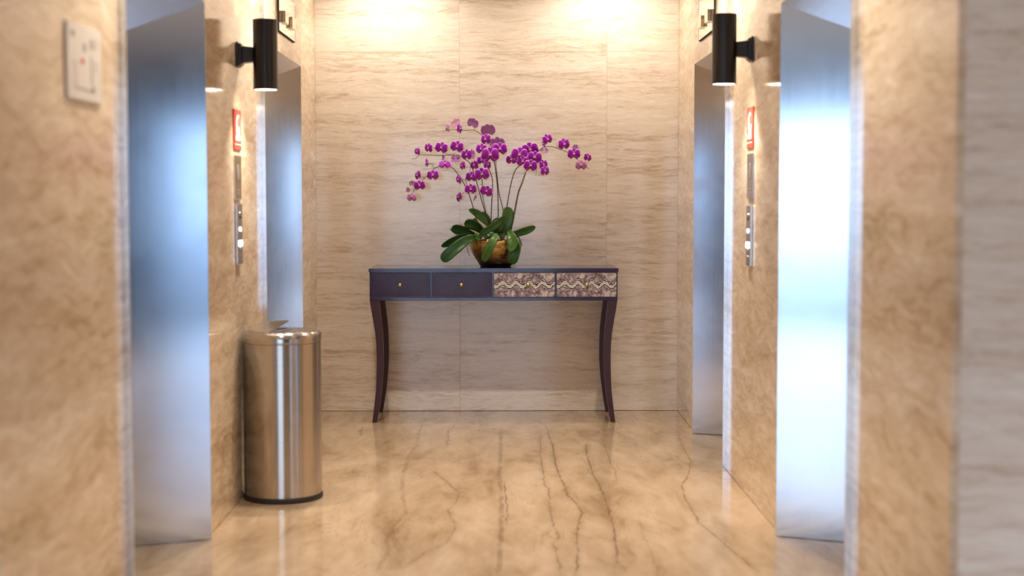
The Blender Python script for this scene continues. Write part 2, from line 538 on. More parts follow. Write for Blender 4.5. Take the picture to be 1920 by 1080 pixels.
def add_tube(bm, pts, radii, seg=6):
    rings = []
    n = len(pts)
    pts = [Vector(p) for p in pts]
    for i, p in enumerate(pts):
        t = (pts[min(i + 1, n - 1)] - pts[max(i - 1, 0)]).normalized()
        u = t.cross(Vector((0, 1, 0.05)))
        u.normalize()
        w = t.cross(u)
        r = radii[i] if isinstance(radii, (list, tuple)) else radii
        rings.append([bm.verts.new(p + u * (r * math.cos(2 * PI * k / seg)) + w * (r * math.sin(2 * PI * k / seg))) for k in range(seg)])
    for a, b in zip(rings, rings[1:]):
        for k in range(seg):
            bm.faces.new((a[k], a[(k + 1) % seg], b[(k + 1) % seg], b[k]))
    bm.faces.new(rings[0])
    bm.faces.new(rings[-1])
    return bm


def catmull(pts, per=6):
    pts = [Vector(p) for p in pts]
    out = []
    for i in range(len(pts) - 1):
        p0, p1, p2, p3 = pts[max(i - 1, 0)], pts[i], pts[i + 1], pts[min(i + 2, len(pts) - 1)]
        for k in range(per):
            t = k / per
            out.append(0.5 * ((2 * p1) + (p2 - p0) * t + (2 * p0 - 5 * p1 + 4 * p2 - p3) * t * t + (3 * p1 - p0 - 3 * p2 + p3) * t ** 3))
    out.append(pts[-1])
    return out


def thing(name, label, cat, loc=(0, 0, 0), rot=(0, 0, 0), group=None):
    o = bpy.data.objects.new(name, None)
    o.empty_display_size = 0.1
    C.objects.link(o)
    o.location = loc
    o.rotation_euler = rot
    o['label'] = label
    o['category'] = cat
    if group:
        o['group'] = group
    return o


def structure(o):
    o['kind'] = 'structure'
    return o


# ------------------------------------------------------------------ floor, ceiling, walls
structure(box('floor', (-HX, HX, HY, YB + 0.1, -0.06, 0.0), 'floor'))
structure(box('ceiling', (-HX, HX, HY, YB + 0.1, ZC, ZC + 0.1), 'ceiling'))

# back wall: three columns of slabs, one bed joint
wb = structure(box('wall_back', (XL - 0.6, XR + 0.6, YB + 0.02, YB + 0.14, 0.0, ZC), 'core'))
cols = [XL, -0.256, 0.641, XR]
rows = [0.0, 2.194, ZC]
for i in range(3):
    for j in range(2):
        g0 = 0.0004
        box('stone_panel', (cols[i] + (g0 if i else 0), cols[i + 1] - (g0 if i < 2 else 0), YB, YB + 0.02,
                            rows[j] + (g0 if j else 0.002), rows[j + 1] - g0), 'stone', wb, bevel=0.0005)


def side_wall(side):
    s = -1 if side == 'L' else 1
    X = XL if side == 'L' else XR
    ym = YML if side == 'L' else YMR
    lifts = [(a, b) for sd, a, b in LIFTS if sd == side]
    piers = [(ym, lifts[0][0]), (lifts[0][1], lifts[1][0]), (lifts[1][1], YB)]

    def bx(d0, d1, y0, y1, z0, z1):        # d measured into the wall
        a, b = X + s * d0, X + s * d1
        return (min(a, b), max(a, b), y0, y1, z0, z1)
    bm = bmesh.new()
    for k, (a, b) in enumerate(piers):
        add_box(bm, *bx(0.02, 0.10, a + (0.02 if k == 0 else 0.006), b - 0.006, 0.0, ZC))
    for a, b in lifts:
        add_box(bm, *bx(0.005, 0.10, a - 0.006, b + 0.006, DOOR_Z + 0.19, ZC))
    w = structure(finish('wall_left' if side == 'L' else 'wall_right', bm, 'core'))
    for k, (a, b) in enumerate(piers):
        box('stone_panel', bx(0.0, 0.02, a, b, 0.002, ZC), 'stone_side', w, bevel=0.0012)
    for a, b in lifts:
        box('stone_panel', bx(-PROUD, 0.0, a, b, DOOR_Z, ZC), 'stone_side', w, bevel=0.001)
    return w


side_wall('L')
side_wall('R')

# returns of the lobby walls, facing the hall
wr = structure(box('wall_right_return', (XR + 0.02, HX, YMR + 0.02, YMR + 0.12, 0, ZC), 'core'))
for i in range(6):
    x0 = XR + i * 1.6
    box('stone_panel', (x0 + (0.0008 if i else 0.0205), min(x0 + 1.6, HX) - 0.0008, YMR - 0.0, YMR + 0.02, 0.002, ZC), 'stone', wr, bevel=0.0012)
wl = structure(box('wall_left_return', (-HX, XL - 0.02, YML + 0.02, YML + 0.12, 0, ZC), 'core'))
for i in range(6):
    x0 = XL - i * 1.6
    box('stone_panel', (max(x0 - 1.6, -HX) + 0.0008, x0 - (0.0008 if i else 0.0205), YML, YML + 0.02, 0.002, ZC), 'stone', wl, bevel=0.0012)
structure(box('wall_hall_end_right', (HX, HX + 0.1, HY, YMR + 0.12, 0, ZC), 'stone'))
structure(box('wall_hall_end_left', (-HX - 0.1, -HX, HY, YML + 0.12, 0, ZC), 'stone'))

# glazed wall of the hall, behind the camera: openings from the floor to 2.3 m
WIN = [(-10.0, -3.3), (-2.0, 0.75), (5.0, 7.2), (8.15, 10.0)]
WH = 2.3
bm = bmesh.new()
xs = [-HX] + [v for w in WIN for v in w] + [HX]
for a, b in zip(xs[0::2], xs[1::2]):
    add_box(bm, a, b, HY - 0.12, HY, 0, ZC)
for a, b in WIN:
    add_box(bm, a, b, HY - 0.12, HY, WH, ZC)
structure(finish('wall_front', bm, 'hall_dark'))
for i, (a, b) in enumerate(WIN):
    w = structure(bpy.data.objects.new('window_%d' % (i + 1), None))
    C.objects.link(w)
    n = max(2, round((b - a) / 1.3))
    step = (b - a) / n
    bm = bmesh.new()
    for k in range(n + 1):
        xc = a + k * step
        add_box(bm, max(a, xc - 0.03), min(b, xc + 0.03), HY - 0.09, HY - 0.03, 0, WH)
    add_box(bm, a, b, HY - 0.088, HY - 0.032, 0, 0.08)
    add_box(bm, a, b, HY - 0.088, HY - 0.032, WH - 0.06, WH)
    finish('window_frame', bm, 'mullion', w)
    for k in range(n):
        box('pane', (a + k * step + 0.03, a + (k + 1) * step - 0.03, HY - 0.065, HY - 0.055, 0.08, WH - 0.06), 'glass' if i < 2 else 'dimming_glass', w)
structure(box('ground_outside', (-30, 30, -30, HY - 0.13, -0.1, -0.04), 'paving'))


# ------------------------------------------------------------------ lift entrances
DEPTH, SPLAY = 0.40, 0.175


def lift(idx, side, y0, y1):
    s = -1 if side == 'L' else 1
    X = XL if side == 'L' else XR
    face, deep = X - s * PROUD, X + s * (DEPTH - PROUD)
    root = structure(bpy.data.objects.new('door_%d' % idx, None))
    C.objects.link(root)
    root.location = (face, (y0 + y1) / 2, 0)
    L = Matrix.Translation((-face, -(y0 + y1) / 2, 0))

    def fin(name, bm, mat):
        bmesh.ops.transform(bm, matrix=L, verts=bm.verts)
        return finish(name, bm, mat, root)
    g0 = 0.003
    for ya, yb in ((y0, y0 + SPLAY), (y1, y1 - SPLAY)):
        sy = 1 if yb < ya else -1
        bm = bmesh.new()
        add_prism(bm, [(face, ya), (deep, yb), (deep, ya)], 'z', g0, DOOR_Z)
        fin('jamb', bm, 'steel')
        bm = bmesh.new()
        e0, e1 = (ya - 0.005, ya) if ya == y0 else (ya, ya + 0.005)
        add_box(bm, min(face, X), max(face, X), e0, e1, 0.0015, ZC)
        fin('edge_trim', bm, 'steel')
    bm = bmesh.new()
    add_prism(bm, [(face, DOOR_Z), (deep, DOOR_Z - SPLAY), (deep, DOOR_Z)], 'y', y0, y1)
    fin('soffit', bm, 'steel')
    ym = (y0 + y1) / 2
    for a, b in ((y0 + SPLAY - 0.03, ym - 0.002), (ym + 0.002, y1 - SPLAY + 0.03)):
        bm = bmesh.new()
        add_box(bm, min(deep, deep + s * 0.03), max(deep, deep + s * 0.03), a, b, 0.006, DOOR_Z - SPLAY + 0.03, bevel=0.002)
        fin('door_leaf', bm, 'door_steel')
    bm = bmesh.new()
    add_box(bm, min(deep, deep + s * 0.5), max(deep, deep + s * 0.5), y0 + SPLAY, y1 - SPLAY, 0.0005, 0.005)
    fin('door_sill', bm, 'plate_steel')
    return root


for i, (sd, a, b) in enumerate(LIFTS):
    lift(i + 1, sd, a, b)


# ------------------------------------------------------------------ lamps
def spot(name, parent, loc, rot, power, col, size, blend, radius):
    ld = bpy.data.lights.new(name, 'SPOT')
    ld.energy = power
    ld.color = col
    ld.spot_size = math.radians(size)
    ld.spot_blend = blend
    ld.shadow_soft_size = radius
    o = bpy.data.objects.new(name, ld)
    C.objects.link(o)
    o.parent = parent
    o.location = loc
    o.rotation_euler = rot
    return o


def downlight(x, y, power, label, group, tilt=0.0, size=105, col=WARM):
    t = thing('ceiling_downlight', label, 'downlight', (x, y, ZC - 0.012), group=group)
    bm = bmesh.new()
    add_lathe(bm, [(0.042, 0.012), (0.042, 0.002), (0.056, 0.0), (0.058, 0.004), (0.058, 0.012)], 32, False, False)
    sharp_by_angle(finish('trim_ring', bm, 'plate_steel', t))
    bm = bmesh.new()
    add_lathe(bm, [(0.0415, 0.010), (0.0415, 0.012)], 32)
    finish('lens', bm, 'lens', t)
    spot('downlight_lamp', t, (0, 0, -0.002), (tilt, 0, 0), power, col, size, 0.7, 0.035)


for x, w in ((-0.66, WASH_W), (0.62, WASH_W)):
    downlight(x, 8.64, w, 'recessed ceiling downlight washing the back stone wall', 'wall washing downlights', size=160)
for x in (-0.72, 0.72):
    downlight(x, 6.95, DOWN_W, 'recessed ceiling downlight between the two pairs of lifts', 'lobby downlights')
    downlight(x, 4.55, DOWN_W * 0.95, 'recessed ceiling downlight between the first pair of lifts', 'lobby mouth downlights')
for x, y in ((-6.0, 1.3), (-3.0, 1.3), (-0.18, 0.0), (0.06, 0.0), (3.0, 1.3), (6.0, 1.3)):  # outer four added to brighten the right return; middle pair inferred from reflections
    downlight(x, y, HALL_W, 'ceiling downlight in the cross hall, the outer four added as fill', 'hall downlights', size=120, col=(0.77, 0.80, 1.0))


def sconce(side, zc, label):
    t = thing('wall_sconce', label, 'sconce', (XL if side == 'L' else XR, 6.40, zc),
              (0, 0, PI / 2 if side == 'L' else -PI / 2), 'black tube sconces')
    R, off, hh = 0.0525, 0.121, 0.149
    bm = bmesh.new()
    add_lathe(bm, [(R - 0.004, -hh + 0.012), (R - 0.004, -hh), (R, -hh), (R, hh), (R - 0.004, hh), (R - 0.004, hh - 0.012)], 48, True, True, (0, -off))
    sharp_by_angle(finish('tube', bm, 'black', t))
    for z0, z1, up in ((-hh + 0.002, -hh + 0.005, 0), (hh - 0.005, hh - 0.002, 1)):
        bm = bmesh.new()
        add_lathe(bm, [(R - 0.0045, z0), (R - 0.0045, z1)], 40, True, True, (0, -off))
        finish('lens', bm, 'lens', t)
        spot('sconce_lamp', t, (0, -off, -hh - 0.003 if not up else hh + 0.003), (PI if up else 0, 0, 0), SCONCE_W * (0.4 if up else 1.0), WARM, 115, 0.6, 0.03)
    bm = bmesh.new()
    add_box(bm, -0.046, 0.046, -0.013, 0.0, -0.053, 0.053, bevel=0.004, seg=2)
    add_box(bm, -0.038, 0.038, -0.024, -0.012, -0.045, 0.045, bevel=0.003, seg=2)
    finish('backplate', bm, 'black', t)
    bm = bmesh.new()
    add_prism(bm, [(-0.024, -0.036), (-off + 0.048, -0.031), (-off + 0.048, 0.031), (-0.024, 0.036)], 'x', -0.026, 0.026)
    bmesh.ops.bevel(bm, geom=list(bm.edges), offset=0.003, segments=1, affect='EDGES')
    finish('arm', bm, 'black', t)
    return t


sconce('L', 1.918, 'black up-and-down tube sconce above the steel trash can')
sconce('R', 1.941, 'black up-and-down tube sconce on the pier without a trash can')


# ------------------------------------------------------------------ wall plates (local: x right, z up, front to -y)
def wall_thing(name, label, cat, side, y, z, group=None):
    return thing(name, label, cat, (XL if side == 'L' else XR, y, z), (0, 0, PI / 2 if side == 'L' else -PI / 2), group)


def fire_sign(side, y, z, w, h, label):
    t = wall_thing('red_sign', label, 'sign', side, y, z, 'red lift signs')
    box('plate', (-w / 2, w / 2, -0.006, 0, 0, h), 'red', t, bevel=0.0015)
    f0, f1 = -0.0072, -0.0055
    # pictogram: cylinder body on the right, hose curling up on the left to a nozzle
    bm = bmesh.new()
    body = []
    for a in range(0, 181, 20):
        body.append((0.018 + 0.016 * math.cos(math.radians(a)), h * 0.62 - 0.02 + 0.012 * math.sin(math.radians(a))))
    body += [(0.004, h * 0.38), (0.018, h * 0.365), (0.034, h * 0.38)]
    add_prism(bm, body, 'y', f0, f1)
    hose = catmull([(-0.002, 0, h * 0.40), (-0.022, 0, h * 0.43), (-0.028, 0, h * 0.60), (-0.022, 0, h * 0.76), (0.004, 0, h * 0.83)], 5)
    for a, b in zip(hose, hose[1:]):
        d = (b - a).normalized()
        nrm = Vector((-d.z, 0, d.x)) * 0.006
        add_prism(bm, [((a + nrm).x, (a + nrm).z), ((b + nrm).x, (b + nrm).z), ((b - nrm).x, (b - nrm).z), ((a - nrm).x, (a - nrm).z)], 'y', f0, f1)
    add_prism(bm, [(0.000, h * 0.78), (0.020, h * 0.80), (0.020, h * 0.86), (-0.004, h * 0.87)], 'y', f0, f1)
    finish('pictogram', bm, 'white', t)
    bm = bmesh.new()
    for r in range(3):
        xx = -w * 0.30
        rr = random.Random(11 + r)
        while xx < w * 0.30:
            l = rr.uniform(0.007, 0.013)
            add_box(bm, xx, min(xx + l, w * 0.31), f0, f1, h * (0.325 - 0.047 * r), h * (0.325 - 0.047 * r) + 0.0062)
            xx += l + 0.0022
    finish('lettering', bm, 'white', t)
    box('rule_line', (-w * 0.46, w * 0.46, f0, f1, h * 0.125, h * 0.14), 'white', t)
    return t


fire_sign('L', 6.362, 1.511, 0.168, 0.172, 'red fire notice sign with white pictogram above the trash can side call panel')
fire_sign('R', 6.414, 1.519, 0.160, 0.177, 'red fire notice sign with white pictogram on the pier without a trash can')


def notice_plate(side, y, z, w, h, mat, label):
    t = wall_thing('notice_plate', label, 'plate', side, y, z, 'metal notice plates')
    box('plate', (-w / 2, w / 2, -0.006, 0, 0, h), mat, t, bevel=0.0015)
    bm = bmesh.new()
    add_prism(bm, [(0.026 * math.cos(a * PI / 8), h * 0.62 + 0.034 * math.sin(a * PI / 8)) for a in range(16)], 'y', -0.0066, -0.0055)
    finish('engraved_emblem', bm, 'engrave', t)
    for k in range(2):
        box('engraved_line', (-w * 0.32, w * 0.32, -0.0066, -0.0055, h * (0.20 - 0.07 * k), h * (0.225 - 0.07 * k)), 'engrave', t)
    return t


notice_plate('L', 6.360, 1.300, 0.152, 0.188, 'brass_plate', 'bronze tinted mirror notice plate under the red sign over the trash can')
notice_plate('R', 6.403, 1.302, 0.152, 0.194, 'plate_steel', 'silver mirror notice plate under the red sign on the pier without a trash can')


def call_panel(side, y, z, w, h, label):
    t = wall_thing('call_panel', label, 'panel', side, y, z, 'lift call panels')
    box('plate', (-w / 2, w / 2, -0.012, 0, 0, h), 'plate_steel', t, bevel=0.002)

    def disc(name, x, zz, r, mat, d=0.004):
        bm = bmesh.new()
        add_prism(bm, [(x + r * math.cos(k * PI / 10), zz + r * math.sin(k * PI / 10)) for k in range(20)], 'y', -0.012 - d, -0.0115)
        return finish(name, bm, mat, t)
    disc('key_switch', 0, h * 0.83, 0.010, 'plate_steel')
    box('key_slot', (-0.012, 0.012, -0.0135, -0.0115, h * 0.755, h * 0.795), 'dark_gap', t)
    disc('indicator_light', 0, h * 0.58, 0.009, 'led')
    disc('call_button', -0.020, h * 0.345, 0.0135, 'led')
    disc('call_button', 0.020, h * 0.345, 0.0135, 'led')
    for k, (x, zz) in enumerate(((-0.012, 0.285), (0.014, 0.275), (-0.002, 0.262))):
        disc('engraved_mark', x, h * zz, 0.005, 'white', 0.001)
    disc('screw', 0, h * 0.15, 0.005, 'mirror_steel', 0.002)
    return t


call_panel('L', 6.360, 1.023, 0.112, 0.259, 'narrow steel lift call panel with lit buttons above the trash can')
call_panel('R', 6.402, 1.011, 0.100, 0.262, 'narrow steel lift call panel with lit buttons on the pier without a trash can')


def lantern(side, y, z, label):
    t = thing('lift_indicator', label, 'indicator', ((XL + PROUD) if side == 'L' else (XR - PROUD), y, z),
              (0, 0, PI / 2 if side == 'L' else -PI / 2), 'lift arrival indicators')
    w, h = 0.56, 0.20
    box('plate', (-w / 2, w / 2, -0.009, 0, 0, h), 'mirror_steel', t, bevel=0.0)
    bm = bmesh.new()
    add_box(bm, -w / 2 - 0.003, -w / 2, -0.0095, 0, -0.004, h)
    add_box(bm, w / 2, w / 2 + 0.003, -0.0095, 0, -0.004, h)
    add_box(bm, -w / 2, w / 2, -0.0095, 0, -0.004, 0.0)
    finish('dark_edge', bm, 'dark_gap', t)
    for k in (-1, 1):
        box('arrival_lamp', (k * 0.125 - 0.06, k * 0.125 + 0.06, -0.026, -0.009, 0.05, 0.108), 'brass_plate', t, bevel=0.002)
    return t


lantern('L', 7.71, 2.140, 'mirror steel lift arrival indicator over the far lift on the trash can side')
lantern('R', 7.65, 2.140, 'mirror steel lift arrival indicator over the far lift opposite the trash can')

# evacuation plan
t = wall_thing('evacuation_plan', 'white framed evacuation plan with a red dot on the near stone wall', 'sign', 'L', 4.038, 1.565)
w, h = 0.328, 0.203
box('plate', (-w / 2, w / 2, -0.008, 0, 0, h), 'paper', t, bevel=0.003, seg=2)
f0, f1 = -0.0086, -0.0075
bm = bmesh.new()
for (u0, u1, v0, v1) in ((-0.13, -0.10, 0.165, 0.178), (0.10, 0.105, 0.085, 0.115)):
    add_box(bm, u0, u1, f0, f1, v0, v1)
hd = finish('heading', bm, 'engrave', t)
hd['kind'] = 'stuff'
bm = bmesh.new()
for (u0, u1, v0, v1) in ((-0.115, -0.112, 0.03, 0.10), (-0.085, -0.082, 0.03, 0.10), (-0.115, -0.082, 0.03, 0.033), (-0.115, -0.082, 0.098, 0.10),
                         (-0.085, 0.09, 0.028, 0.034), (0.055, 0.07, 0.05, 0.125), (0.05, 0.085, 0.145, 0.172), (0.11, 0.118, 0.15, 0.178), (0.06, 0.09, 0.030, 0.046),
                         (-0.02, 0.01, 0.132, 0.155)):
    add_box(bm, u0, u1, f0, f1, v0, v1)
finish('floor_plan_lines', bm, 'ink', t)['kind'] = 'stuff'
bm = bmesh.new()
add_prism(bm, [(-0.025 + 0.016 * math.cos(k * PI / 8), 0.106 + 0.0085 * math.sin(k * PI / 8)) for k in range(16)], 'y', f0, f1)
finish('location_dot', bm, 'plan_red', t)


# ------------------------------------------------------------------ trash can
tc = thing('trash_can', 'round brushed stainless steel trash can with swing lid beside the lift', 'trash can', (-0.957, 6.430, 0))
R = 0.168
bm = bmesh.new()
add_lathe(bm, [(R + 0.003, 0.0), (R + 0.004, 0.004), (R + 0.004, 0.018), (R + 0.001, 0.024), (R - 0.01, 0.024)], 72)
sharp_by_angle(finish('base_ring', bm, 'rubber', tc))
bm = bmesh.new()
add_lathe(bm, [(R, 0.024), (R, 0.682), (R - 0.004, 0.684)], 96, False, False)
sharp_by_angle(finish('body', bm, 'bin_steel', tc))
bm = bmesh.new()
add_lathe(bm, [(R + 0.0015, 0.684), (R + 0.002, 0.687), (R + 0.002, 0.718), (R - 0.004, 0.728), (R - 0.014, 0.731), (R - 0.026, 0.729), (R - 0.030, 0.722)], 96, False, False)
lid = finish('lid', bm, 'bin_steel', tc)
sharp_by_angle(lid, 50)
bm = bmesh.new()
add_lathe(bm, [(R - 0.028, 0.716), (R - 0.028, 0.7255)], 64)
finish('lid_floor', bm, 'plate_steel', lid)
# half-moon flap, hinged on the wall side, its straight edge lifted
ri = R - 0.028
rot = Matrix.Translation((-0.008, 0, 0)) @ Matrix.Rotation(math.radians(-9), 4, 'Z')
bm = bmesh.new()
half = [(ri * math.cos(math.radians(a)), ri * math.sin(math.radians(a))) for a in range(92, 269, 8)]
add_prism(bm, half, 'z', 0.0, 0.004)
bmesh.ops.transform(bm, matrix=Matrix.Translation((0, -ri, 0.7305)) @ Matrix.Rotation(math.radians(6.0), 4, 'X') @ Matrix.Translation((0, ri, 0)), verts=bm.verts)
bmesh.ops.transform(bm, matrix=rot, verts=bm.verts)
finish('swing_flap', bm, 'bin_steel', lid)
bm = bmesh.new()
add_box(bm, 0.004, 0.018, -ri * 0.98, ri * 0.98, 0.720, 0.733, bevel=0.002)
bmesh.ops.transform(bm, matrix=rot, verts=bm.verts)
finish('divider_bar', bm, 'bin_steel', lid)
for k in range(10):
    x = 0.032 + k * 0.0105
    yl = math.sqrt(max(ri * ri - x * x, 0.0004)) * 0.90
    bm = bmesh.new()
    add_box(bm, x, x + 0.006, -yl, yl, 0.720, 0.7300, bevel=0.001)
    bmesh.ops.transform(bm, matrix=rot, verts=bm.verts)
    finish('grate_slat', bm, 'plate_steel', lid)


# ------------------------------------------------------------------ console table
TX, TY = -0.047, 8.585
ct = thing('console_table', 'dark plum console table with sabre legs and two snakeskin drawers', 'table', (TX, TY, 0))
W2, DEP = 0.7255, 0.455
bm = bmesh.new()
add_box(bm, -W2, W2, 0.0, DEP, 0.877, 0.900, bevel=0.003, seg=2)
finish('table_top', bm, 'lacquer', ct)
bm = bmesh.new()
cx0, cx1, cy0, cy1 = -W2 + 0.005, W2 - 0.005, 0.010, DEP - 0.006
add_box(bm, cx0, cx1, cy0 + 0.02, cy1, 0.731, 0.877)
dz0, dz1 = 0.7325, 0.8755
edges = [-0.720, -0.364, -0.0035, 0.3605, 0.720]
for e in edges:                                   # stiles between the drawers
    add_box(bm, max(cx0, e - 0.0045), min(cx1, e + 0.0045), cy0, cy0 + 0.021, 0.731, 0.877)
finish('carcass', bm, 'lacquer', ct)
bm = bmesh.new()
add_box(bm, cx0, cx1, cy0 - 0.004, cy1, 0.712, 0.731, bevel=0.002)
finish('bottom_rail', bm, 'lacquer', ct)
kx = [-0.543, -0.187, 0.200, 0.540]
for k in range(4):
    a, b = edges[k] + 0.006, edges[k + 1] - 0.006
    xm, zm = (a + b) / 2, (dz0 + dz1) / 2
    bm = bmesh.new()
    hw, hz = (b - a) / 2, (dz1 - dz0) / 2 - 0.001
    if k < 2:
        # shallow pillow panel
        nx, nz = 16, 6
        grid = []
        for i in range(nx + 1):
            col = []
            for j in range(nz + 1):
                u, v = 2 * i / nx - 1, 2 * j / nz - 1
                dep = 0.0018 * (1 - abs(u) ** 6) * (1 - abs(v) ** 6)
                col.append(bm.verts.new((u * hw, -dep, v * hz)))
            grid.append(col)
        for i in range(nx):
            for j in range(nz):
                bm.faces.new((grid[i][j], grid[i + 1][j], grid[i + 1][j + 1], grid[i][j + 1]))
        ring = [grid[i][0] for i in range(nx + 1)] + [grid[nx][j] for j in range(1, nz + 1)] + [grid[i][nz] for i in range(nx - 1, -1, -1)] + [grid[0][j] for j in range(nz - 1, 0, -1)]
        back = [bm.verts.new((q.co.x, 0.016, q.co.z)) for q in ring]
        for i in range(len(ring)):
            bm.faces.new((ring[i], back[i], back[(i + 1) % len(ring)], ring[(i + 1) % len(ring)]))
        bm.faces.new(back)
        dr = finish('drawer', bm, 'lacquer_drawer', ct, (xm, cy0, zm), smooth=True)
        sharp_by_angle(dr, 40)
        dr['label'] = 'plain dark plum drawer front'
    else:
        add_box(bm, -hw, hw, -0.002, 0.016, -hz, hz, bevel=0.0025, seg=2)
        dr = finish('drawer', bm, 'snake', ct, (xm, cy0, zm))
        dr['label'] = 'snakeskin print drawer front'
    bm = bmesh.new()
    bmesh.ops.create_uvsphere(bm, u_segments=16, v_segments=10, radius=0.0125)
    bmesh.ops.create_cone(bm, segments=14, radius1=0.009, radius2=0.006, depth=0.016, cap_ends=True, matrix=Matrix.Translation((0, 0.012, 0)) @ Matrix.Rotation(PI / 2, 4, 'X'))
    finish('knob', bm, 'knob', dr, (kx[k] - xm, -0.020, 0.805 - zm - 0.001), smooth=True)

# sabre legs: (z, outer x, inner x), drawn for the left leg
prof = [(0.712, -0.7195, -0.666), (0.655, -0.711, -0.660), (0.605, -0.702, -0.654), (0.53, -0.690, -0.646), (0.458, -0.6835, -0.6425), (0.39, -0.6815, -0.6415), (0.328, -0.682, -0.642),
        (0.25, -0.684, -0.647), (0.19, -0.687, -0.653), (0.12, -0.694, -0.662), (0.06, -0.7015, -0.6715), (0.0, -0.710, -0.682)]
for sx in (1, -1):
    for back in (False, True):
        bm = bmesh.new()
        rows_ = []
        for z, xo, xi in prof:
            wd = xi - xo
            y0 = 0.004 + (0.7 - z) * 0.0
            ya, yb = (y0, y0 + wd * 0.95) if not back else (DEP - 0.012 - wd * 0.95, DEP - 0.012)
            rows_.append([bm.verts.new((sx * x, y, z)) for x, y in ((xo, ya), (xi, ya), (xi, yb), (xo, yb))])
        for a, b in zip(rows_, rows_[1:]):
            for k in range(4):
                bm.faces.new((a[k], a[(k + 1) % 4], b[(k + 1) % 4], b[k]))
        bm.faces.new(rows_[0])
        bm.faces.new(rows_[-1])
        es = [e for e in bm.edges if abs(e.verts[0].co.z - e.verts[1].co.z) > 0.01]
        bmesh.ops.bevel(bm, geom=es, offset=0.0025, segments=2, affect='EDGES')
        sharp_by_angle(finish('leg', bm, 'leg_wood', ct), 30)


# ------------------------------------------------------------------ potted orchid
PX, PY, PZ = -0.036, 8.80, 0.900
S = 0.003169                     # metres per measured unit at the plant
po = thing('potted_orchid', 'purple moth orchid with arching sprays in a gold ridged bowl on the console', 'plant', (PX, PY, PZ))


def p1(a, b, y=0.0):             # measured on the upper sheet
    return Vector(((740 + a / 4.8 - 931) * S, y, (499.0 - (200 + b / 4.8)) * S - y * 0.03))


def p2(a, b, y=0.0):             # measured on the bowl sheet
    return Vector(((800 + a / 6.75 - 931) * S, y, (499.0 - (360 + b / 6.75)) * S - y * 0.04))


# bowl
bm = bmesh.new()
prof = [(0.100, 0.026)]
zt = 0.157
for k in range(1, 61):
    t_ = k / 60
    z = 0.026 + (zt - 0.026) * t_
    r = 0.104 + 0.050 * math.sin(min(t_ * 1.18, 1.0) * PI / 2) - (0.004 * max(0, (t_ - 0.85) / 0.15) ** 2)
    prof.append((r + (0.0009 if k % 3 == 0 else -0.0003), z))
prof += [(0.144, zt + 0.001), (0.141, zt - 0.004), (0.136, zt - 0.03)]
add_lathe(bm, prof, 64, True, True)
pot = finish('pot', bm, 'gold', po, smooth=True)
bm = bmesh.new()
add_lathe(bm, [(0.088, 0.0), (0.090, 0.002), (0.105, 0.0255), (0.104, 0.0275), (0.09, 0.0275)], 64)
sharp_by_angle(finish('pot_base', bm, 'black', pot), 40)
# bark
bm = bmesh.new()
rb = random.Random(3)
for k in range(150):
    a, rr = rb.uniform(0, 2 * PI), 0.128 * math.sqrt(rb.random())
    sz = rb.uniform(0.007, 0.014)
    mt = Matrix.Translation((rr * math.cos(a), rr * math.sin(a), zt - 0.012 + rb.uniform(-0.004, 0.016))) @ Euler((rb.uniform(0, 3), rb.uniform(0, 3), rb.uniform(0, 3))).to_matrix().to_4x4()
    b2 = bmesh.ops.create_cube(bm, size=1.0)
    bmesh.ops.transform(bm, matrix=mt @ Matrix.Diagonal((sz, sz * 0.7, sz * 0.4, 1)), verts=b2['verts'])
bk = finish('bark_chips', bm, 'bark', po)
bk['kind'] = 'stuff'


